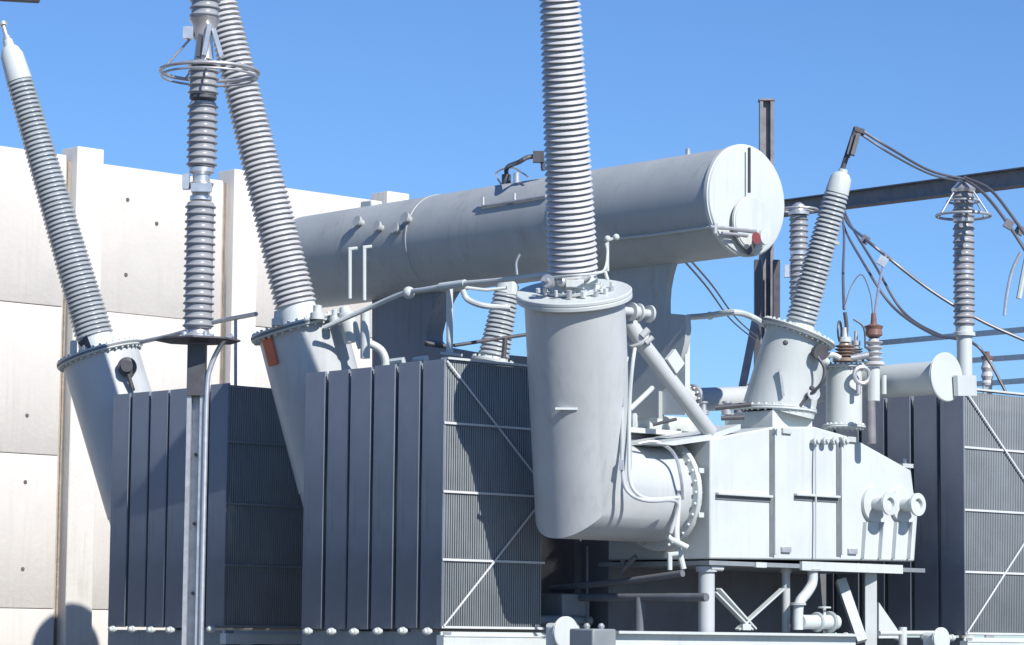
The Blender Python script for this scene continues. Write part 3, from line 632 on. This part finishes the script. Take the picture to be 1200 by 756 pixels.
# ------------------------------------------------------------------ surge arresters and posts
def arrester(px, depth, label, group, y_base, units, wpx, ring=None, mt='porcd', pole=None, plate=None):
    base = P(px, y_base, depth); s_ = depth/F
    root = empty('surge_arrester', V((base.x, base.y, 0)), label, 'surge arrester', group)
    for (y0, y1) in units:
        p = P(px, y0, depth); h = (y0-y1)*s_; r = wpx/2*s_; q = MB()
        p = V((base.x, base.y, p.z)); pitch = .088; n_ = max(2, int(round(h/pitch))); prof = []
        for i in range(n_):
            t = i*h/n_; hh = h/n_
            prof += [(t, r*.86), (t+hh*.16, r*.85), (t+hh*.24, r*.97), (t+hh*.30, r), (t+hh*.40, r), (t+hh*.48, r*.94), (t+hh*.60, r*.88), (t+hh*.8, r*.86)]
        prof.append((h, r*.8)); q.lathe(p, Z, prof, 28); q.build('insulator', mt, root, sharp=50)
    return root, base, s_
g_ar = 'surge arresters around the transformer'
r1, bs, s_ = arrester(232, 33.6, 'tall ribbed surge arrester on a channel pole in front of the left radiators', g_ar, 385, ((385, 235), (196, 118), (112, 78), (22, -60)), 37)
X0 = V((bs.x, bs.y, 0))
def az(py): return P(232, py, 33.6).z
q = MB(); q.lathe(X0+Z*az(235), Z, [(0, .13), (.05, .13), (.06, .10), (.12, .12), (.2, .15), (.22, .10), (.30, .10), (.33, .15), (.38, .15)], 24); q.box3(X0+Z*(az(214))+V((-.17, -.05, 0)), V((.04, 0, 0)), V((0, .06, 0)), V((0, 0, .09)))
q.box3(X0+Z*(az(222))+V((.02, -.14, 0)), V((.12, 0, 0)), V((0, .03, 0)), V((0, 0, .05))); q.build('joint_fitting', 'alu', r1)
q = MB(); q.lathe(X0+Z*az(118), Z, [(0, .14), (.02, .16), (.05, .16), (.06, .14)], 24); q.build('joint_ring', 'dark', r1)
q = MB(); q.lathe(X0+Z*az(78), Z, [(0, .19), (.05, .20), (.07, .12), (.16, .11), (.28, .10), (.40, .13), (.5, .15), (.56, .19)], 24)
q.box3(X0+Z*az(40)+V((-.18, -.06, 0)), V((.06, 0, 0)), V((0, .05, 0)), V((0, 0, .07))); q.bar(X0+Z*az(68)+V((.02, -.15, 0)), X0+Z*az(32)+V((.08, -.15, 0)), .09, .05); q.bar(X0+Z*az(68)+V((.22, -.1, 0)), X0+Z*az(36)+V((.12, -.1, 0)), .06, .05); q.build('joint_fitting', 'alu', r1)
q = MB(); q.bar(X0+Z*az(70)+V((-.05, -.17, 0)), X0+Z*az(44)+V((-.03, -.17, 0)), .07, .04); q.build('line_clamp', 'dark', r1)
RCn = X0+Z*az(84)+V((.07, 0, 0)); q = MB(); q.torus(RCn, Z, .575, .022, 48, 10); q.torus(RCn-Z*.06, Z, .56, .014, 48, 8)
for t in (0, 2.2, math.pi, 5.0): q.cyl(RCn+V((math.cos(t)*.57, math.sin(t)*.57, 0)), X0+Z*az(44 if t == math.pi else 70)+V((math.cos(t)*.15, math.sin(t)*.1, 0)), .014)
q.build('grading_ring', 'galv', r1)
q = MB(); q.lathe(X0+Z*az(401), Z, [(0, .09), (.01, .50), (.03, .50), (.06, .12)], 8); q.build('base_plate', 'dark', r1)
q = MB(); q.lathe(X0+Z*az(396), Z, [(0, .19), (.03, .19), (.05, .14), (.11, .12)], 20)
for t in range(4): q.cyl(X0+Z*az(398)+V((math.cos(t*1.57+.6)*.18, math.sin(t*1.57+.6)*.18, 0)), X0+Z*az(390)+V((math.cos(t*1.57+.6)*.18, math.sin(t*1.57+.6)*.18, 0)), .03)
q.build('base_fitting', 'alu', r1)
# lattice/channel pole, slightly out of plumb as photographed
zt = az(404); q = MB()
pt = X0+Z*zt; pb = X0
q.bx if 0 else None
for dx, w in ((-.075, .05), (.075, .05)):
    q.box3(X0+V((dx, 0, zt/2-.3)), V((w/2, 0, 0)), V((0, .08, 0)), Z*(zt/2-.3))
q.box3(X0+V((0, .07, zt/2)), V((.10, 0, 0)), V((0, .008, 0)), Z*(zt/2)); q.build('pole', 'galv', r1)
q = MB(); q.box3(X0+V((0, -.02, zt-.3)), V((.105, 0, 0)), V((0, .09, 0)), Z*.3); q.build('pole_head', 'dark', r1)
q = MB(); q.box3(X0+Z*.02, V((.3, 0, 0)), V((0, .3, 0)), Z*.02); q.build('foot_plate', 'galv', r1)
for z in (2.2, 3.0, 3.8):
    q = MB(); q.lathe(X0+V((0, -.0, z)), V((0, -1, 0)), [(-.05, .02), (.062-.062, .02)], 8); q.build('bolt', 'dark', r1)
q = MB(); q.tube(smooth([X0+V((.42, -.1, az(394))), X0+V((.30, -.1, az(402))), X0+V((.17, -.1, az(430))), X0+V((.13, -.1, az(460))), X0+V((.125, -.1, az(560))), X0+V((.125, -.1, az(690))), X0+V((.125, -.1, .1))], 5), .03, 10); q.build('earth_lead', 'alu', r1)

r2, b2_, s2 = arrester(1130, 39.5, 'grey ribbed surge arrester with white pedestal and small ring above the right radiator corner', g_ar, 382, ((382, 322), (318, 262), (256, 226)), 26, mt='porcd')
X2 = V((b2_.x, b2_.y, 0)); z_ = lambda py: P(1130, py, 39.5).z
q = MB(); q.cyl(X2, X2+Z*z_(394), .105, seg=24); q.lathe(X2+Z*z_(394), Z, [(0, .15), (.05, .15), (.06, .12), (.14, .12)], 24); q.build('pedestal', 'white', r2)
q = MB(); q.lathe(X2+Z*z_(226), Z, [(0, .15), (.05, .17), (.10, .12), (.15, .08), (.18, .08)], 20); q.build('cap', 'alu', r2)
for zz in (320, 259):
    q = MB(); q.lathe(X2+Z*z_(zz+2), Z, [(0, .13), (.01, .145), (.05, .145), (.06, .13)], 20); q.build('joint_ring', 'alu', r2)
q = MB(); q.torus(X2+Z*z_(253), Z, .37, .02, 40, 8); q.torus(X2+Z*z_(236), Z, .22, .016, 32, 8)
for t in (.5, 2.6, 3.6, 5.7): q.cyl(X2+Z*z_(253)+V((math.cos(t)*.37, math.sin(t)*.37, 0)), X2+Z*z_(224)+V((math.cos(t)*.14, math.sin(t)*.14, 0)), .012)
q.build('grading_ring', 'galv', r2)
r3, b3_, s3 = arrester(936, 46, 'grey ribbed surge arrester half hidden behind the leaning right bushing', g_ar, 352, ((352, 300), (294, 252)), 23, mt='porcd')
X3 = V((b3_.x, b3_.y, 0)); z_ = lambda py: P(936, py, 46).z
q = MB(); q.cyl(X3, X3+Z*z_(352), .12, seg=20); q.build('pedestal', 'galv', r3)
q = MB(); q.lathe(X3+Z*z_(252), Z, [(0, .17), (.05, .17), (.07, .12), (.16, .10), (.2, .04)], 20); q.lathe(X3+Z*z_(299), Z, [(0, .12), (.0, .14), (.06, .14), (.06, .12)], 20); q.box3(X3+Z*z_(318)+V((-.18, 0, 0)), V((.05, 0, 0)), V((0, .05, 0)), Z*.1); q.build('cap', 'alu', r3)
q = MB(); q.torus(X3+Z*z_(246), Z, .30, .02, 36, 8)
for t in (.5, 2.6): q.cyl(X3+Z*z_(246)+V((math.cos(t)*.3, math.sin(t)*.3, 0)), X3+Z*z_(243), .012)
q.build('grading_ring', 'galv', r3)

# ------------------------------------------------------------------ gantry behind
gt = empty('steel_gantry', V((P(898, 300, 62).x, 62, 0)), 'dark weathered steel gantry column and long crossbeam behind the transformer on the right', 'gantry')
def ibeam(mb, p, q_, w, h, side):
    d = (q_-p).normalized(); s2_ = side.normalized(); v = d.cross(s2_).normalized()
    mb.box3((p+q_)/2, d*((q_-p).length/2), s2_*.012, v*(h/2-.0)); L = (q_-p).length/2
    for k in (-1, 1): mb.box3((p+q_)/2+v*(k*(h/2+.012)), d*L, s2_*(w/2), v*.012)
cx = P(898, 300, 62); zt = P(898, 119, 62).z
q = MB(); cc = V((cx.x, 62, 0))
for dx in (-.115, .115): q.box3(cc+V((dx, 0, zt/2)), V((.035, 0, 0)), V((0, .13, 0)), Z*(zt/2))
q.box3(cc+V((0, .0, zt/2)), V((.08, 0, 0)), V((0, .012, 0)), Z*(zt/2-.02)); q.box3(cc+Z*(zt+.02), V((.17, 0, 0)), V((0, .15, 0)), Z*.02); q.build('column', 'brown', gt)
q = MB(); zb = P(895, 305, 61.5).z
for dx in (-.20, .20): q.box3(V((cx.x+dx-.03, 61.5, zb/2)), V((.07, 0, 0)), V((0, .12, 0)), Z*(zb/2))
q.build('column', 'dark', gt)
q = MB(); q.bar(P(886, 372, 61), P(860, 505, 61), .16, .16); q.bar(P(906, 450, 61), P(884, 372, 61), .06, .06); q.build('knee_brace', 'brown', gt)
q = MB(); ibeam(q, P(905, 246, 62), P(1290, 196, 50), .28, .29, (P(1290, 200, 50)-P(905, 246, 62)).cross(Z)); q.build('crossbeam', 'brown', gt)
q = MB(); e_ = P(1280, 200, 50); q.box3(V((e_.x, e_.y, e_.z/2)), V((.15, 0, 0)), V((0, .15, 0)), Z*(e_.z/2)); q.build('column', 'brown', gt)
q = MB()
for (p, r_) in (((1030, 402), (1290, 378)), ((1100, 425), (1290, 412)), ((1115, 452), (1290, 440))):
    q = MB(); q.bar(P(*p, 60), P(*r_, 52), .10, .10); q.build('bus_tube', 'galv', gt)
q = MB(); q.bar(P(1290, 470, 52), P(1030, 470, 60), .12, .12); q.build('bus_tube', 'galv', gt)
# little post insulator on those tubes
pi = empty('post_insulator', V((P(1157, 450, 55).x, 55, P(1157, 450, 55).z)), 'small pale post insulator on the thin bus tubes at the right edge', 'insulator')
q = MB(); c = P(1157, 452, 55); q.lathe(c, Z, [(0, .11), (.05, .12), (.1, .09), (.18, .12), (.26, .09), (.34, .12), (.42, .09), (.5, .1)], 18); q.build('insulator', 'porc', pi)
q = MB(); q.lathe(c+Z*.5, Z, [(0, .12), (.06, .12), (.08, .05), (.15, .05)], 14); q.build('terminal', 'brownp', pi)
q = MB(); cpx = P(1157, 452, 55); q.box3(V((cpx.x, 55, cpx.z/2)), V((.08, 0, 0)), V((0, .08, 0)), Z*(cpx.z/2)); q.build('pedestal', 'galv', pi)

# ------------------------------------------------------------------ conductors
gw = 'bare overhead conductors on the right'
def wire(pts, r, label, clamp=None, mt='wire'):
    q = MB(); w = [P(*p) for p in pts]; s0 = smooth(w, 8); q.tube(s0, r*.8, 8)
    for (x, y, d) in clamp or (): q.box3(P(x, y, d), V((.05, 0, -.03)), V((0, .03, 0)), V((.03, 0, .05)))
    o = q.build('conductor', mt); tag(o, label, 'wire', gw); return o
wire([(1008, 152, 34.8), (1045, 175, 35), (1090, 200, 37), (1130, 210, 39.4)], .022, 'upper of twin bare wires sagging from leaning bushing tip to ringed arrester')
wire([(1008, 157, 34.8), (1045, 181, 35), (1090, 204, 37), (1128, 213, 39.4)], .018, 'lower of twin bare wires sagging from leaning bushing tip to ringed arrester')
wire([(1130, 208, 39.4), (1160, 222, 39), (1185, 252, 38.5), (1215, 295, 38)], .028, 'outer conductor curving down to the right edge from the ringed arrester', ((1195, 270, 38.4),))
wire([(1130, 210, 39.4), (1152, 226, 39), (1178, 258, 38.5), (1215, 315, 38)], .028, 'inner conductor curving down to the right edge from the ringed arrester', ((1182, 263, 38.4),))
wire([(984, 236, 58), (993, 261, 50), (1014, 280, 43), (1036, 298, 42), (1090, 340, 42), (1150, 376, 42), (1215, 405, 42)], .03, 'long straight conductor descending to the right edge past the arrester', ((1014, 281, 42.9),))
wire([(982, 236, 58), (990, 268, 50), (1010, 305, 43), (1045, 358, 42), (1090, 390, 41), (1122, 397, 40)], .026, 'steeper sagging conductor ending low beside the arrester pedestal')
wire([(986, 236, 58), (996, 262, 50), (1025, 310, 43), (1058, 365, 42), (1100, 392, 41), (1140, 402, 40), (1160, 425, 40), (1180, 462, 40)], .026, 'sagging conductor passing the arrester pedestal and dropping behind radiators')
wire([(986, 240, 58), (989, 275, 46), (988, 320, 38), (989, 362, 35.4)], .024, 'vertical drop wire to the copper coloured low-voltage terminal')
wire([(1024, 378, 35.5), (1030, 335, 37), (1038, 299, 42)], .024, 'pale short dropper rising from the brown topped bushing', ((1034, 306, 35.9),), 'alu')
wire([(989, 362, 35.4), (998, 335, 35.5), (1010, 322, 35.7), (1020, 345, 35.6), (1023, 372, 35.5)], .010, 'thin looping lead above the low-voltage terminals')
wire([(803, 298, 35.0), (835, 335, 42), (862, 372, 52), (888, 396, 60)], .018, 'left thin wire crossing the sky gap beneath the drum end')
wire([(795, 298, 35.0), (828, 336, 42), (856, 374, 52), (884, 398, 60)], .018, 'right thin wire crossing the sky gap beneath the drum end')
sr = empty('insulator_string', P(1190, 340, 50), 'pale curved insulator string hanging at the extreme right edge', 'insulator')
q = MB(); q.tube(smooth([P(1196, 296, 50), P(1186, 318, 50), P(1180, 345, 50), P(1177, 370, 50)], 5), .03, 8); q.build('arcing_horn', 'alu', sr)
q = MB(); q.tube(smooth([P(1206, 290, 50), P(1200, 318, 50), P(1194, 350, 50)], 5), .05, 8); q.build('insulator', 'white', sr)
bt = MB(); bt.cyl(P(-60, -6, 39.5), P(44, 0, 41), .05, seg=14); tag(bt.build('bus_tube', 'dark'), 'dark tubular busbar crossing the top left corner', 'busbar')

# ------------------------------------------------------------------ light
S = (-B+A*SUN_A+Z*SUN_Z).normalized()            # towards the sun
el = math.asin(S.z); az_ = math.atan2(S.x, S.y)
sd = bpy.data.lights.new('sun', 'SUN'); sd.energy = 4.8; sd.angle = math.radians(.53); sd.color = (1, .955, .89)
so = bpy.data.objects.new('sun', sd); C.objects.link(so); so.rotation_euler = (-S).to_track_quat('-Z', 'Y').to_euler(); so.location = (20, -20, 40)
w = bpy.data.worlds.new('World'); sc.world = w; w.use_nodes = True; nt = w.node_tree
bg = nt.nodes['Background']; sky = nt.nodes.new('ShaderNodeTexSky'); sky.sky_type = 'NISHITA'; sky.sun_disc = False
sky.sun_elevation = el; sky.sun_rotation = az_; sky.air_density = 1.0; sky.dust_density = .15; sky.ozone_density = 4.0; sky.altitude = 600
mxs = nt.nodes.new('ShaderNodeMix'); mxs.data_type = 'RGBA'; mxs.blend_type = 'MULTIPLY'; mxs.inputs['Factor'].default_value = 1; mxs.inputs['B'].default_value = (.70, .93, 1.22, 1)
nt.links.new(sky.outputs[0], mxs.inputs['A']); nt.links.new(mxs.outputs['Result'], bg.inputs[0]); bg.inputs[1].default_value = .088
vs = sc.view_settings; vs.view_transform = 'Standard'; vs.look = 'None'; vs.gamma = 1; vs.exposure = .38; vs.use_curve_mapping = False
sc.cycles.max_bounces = 6
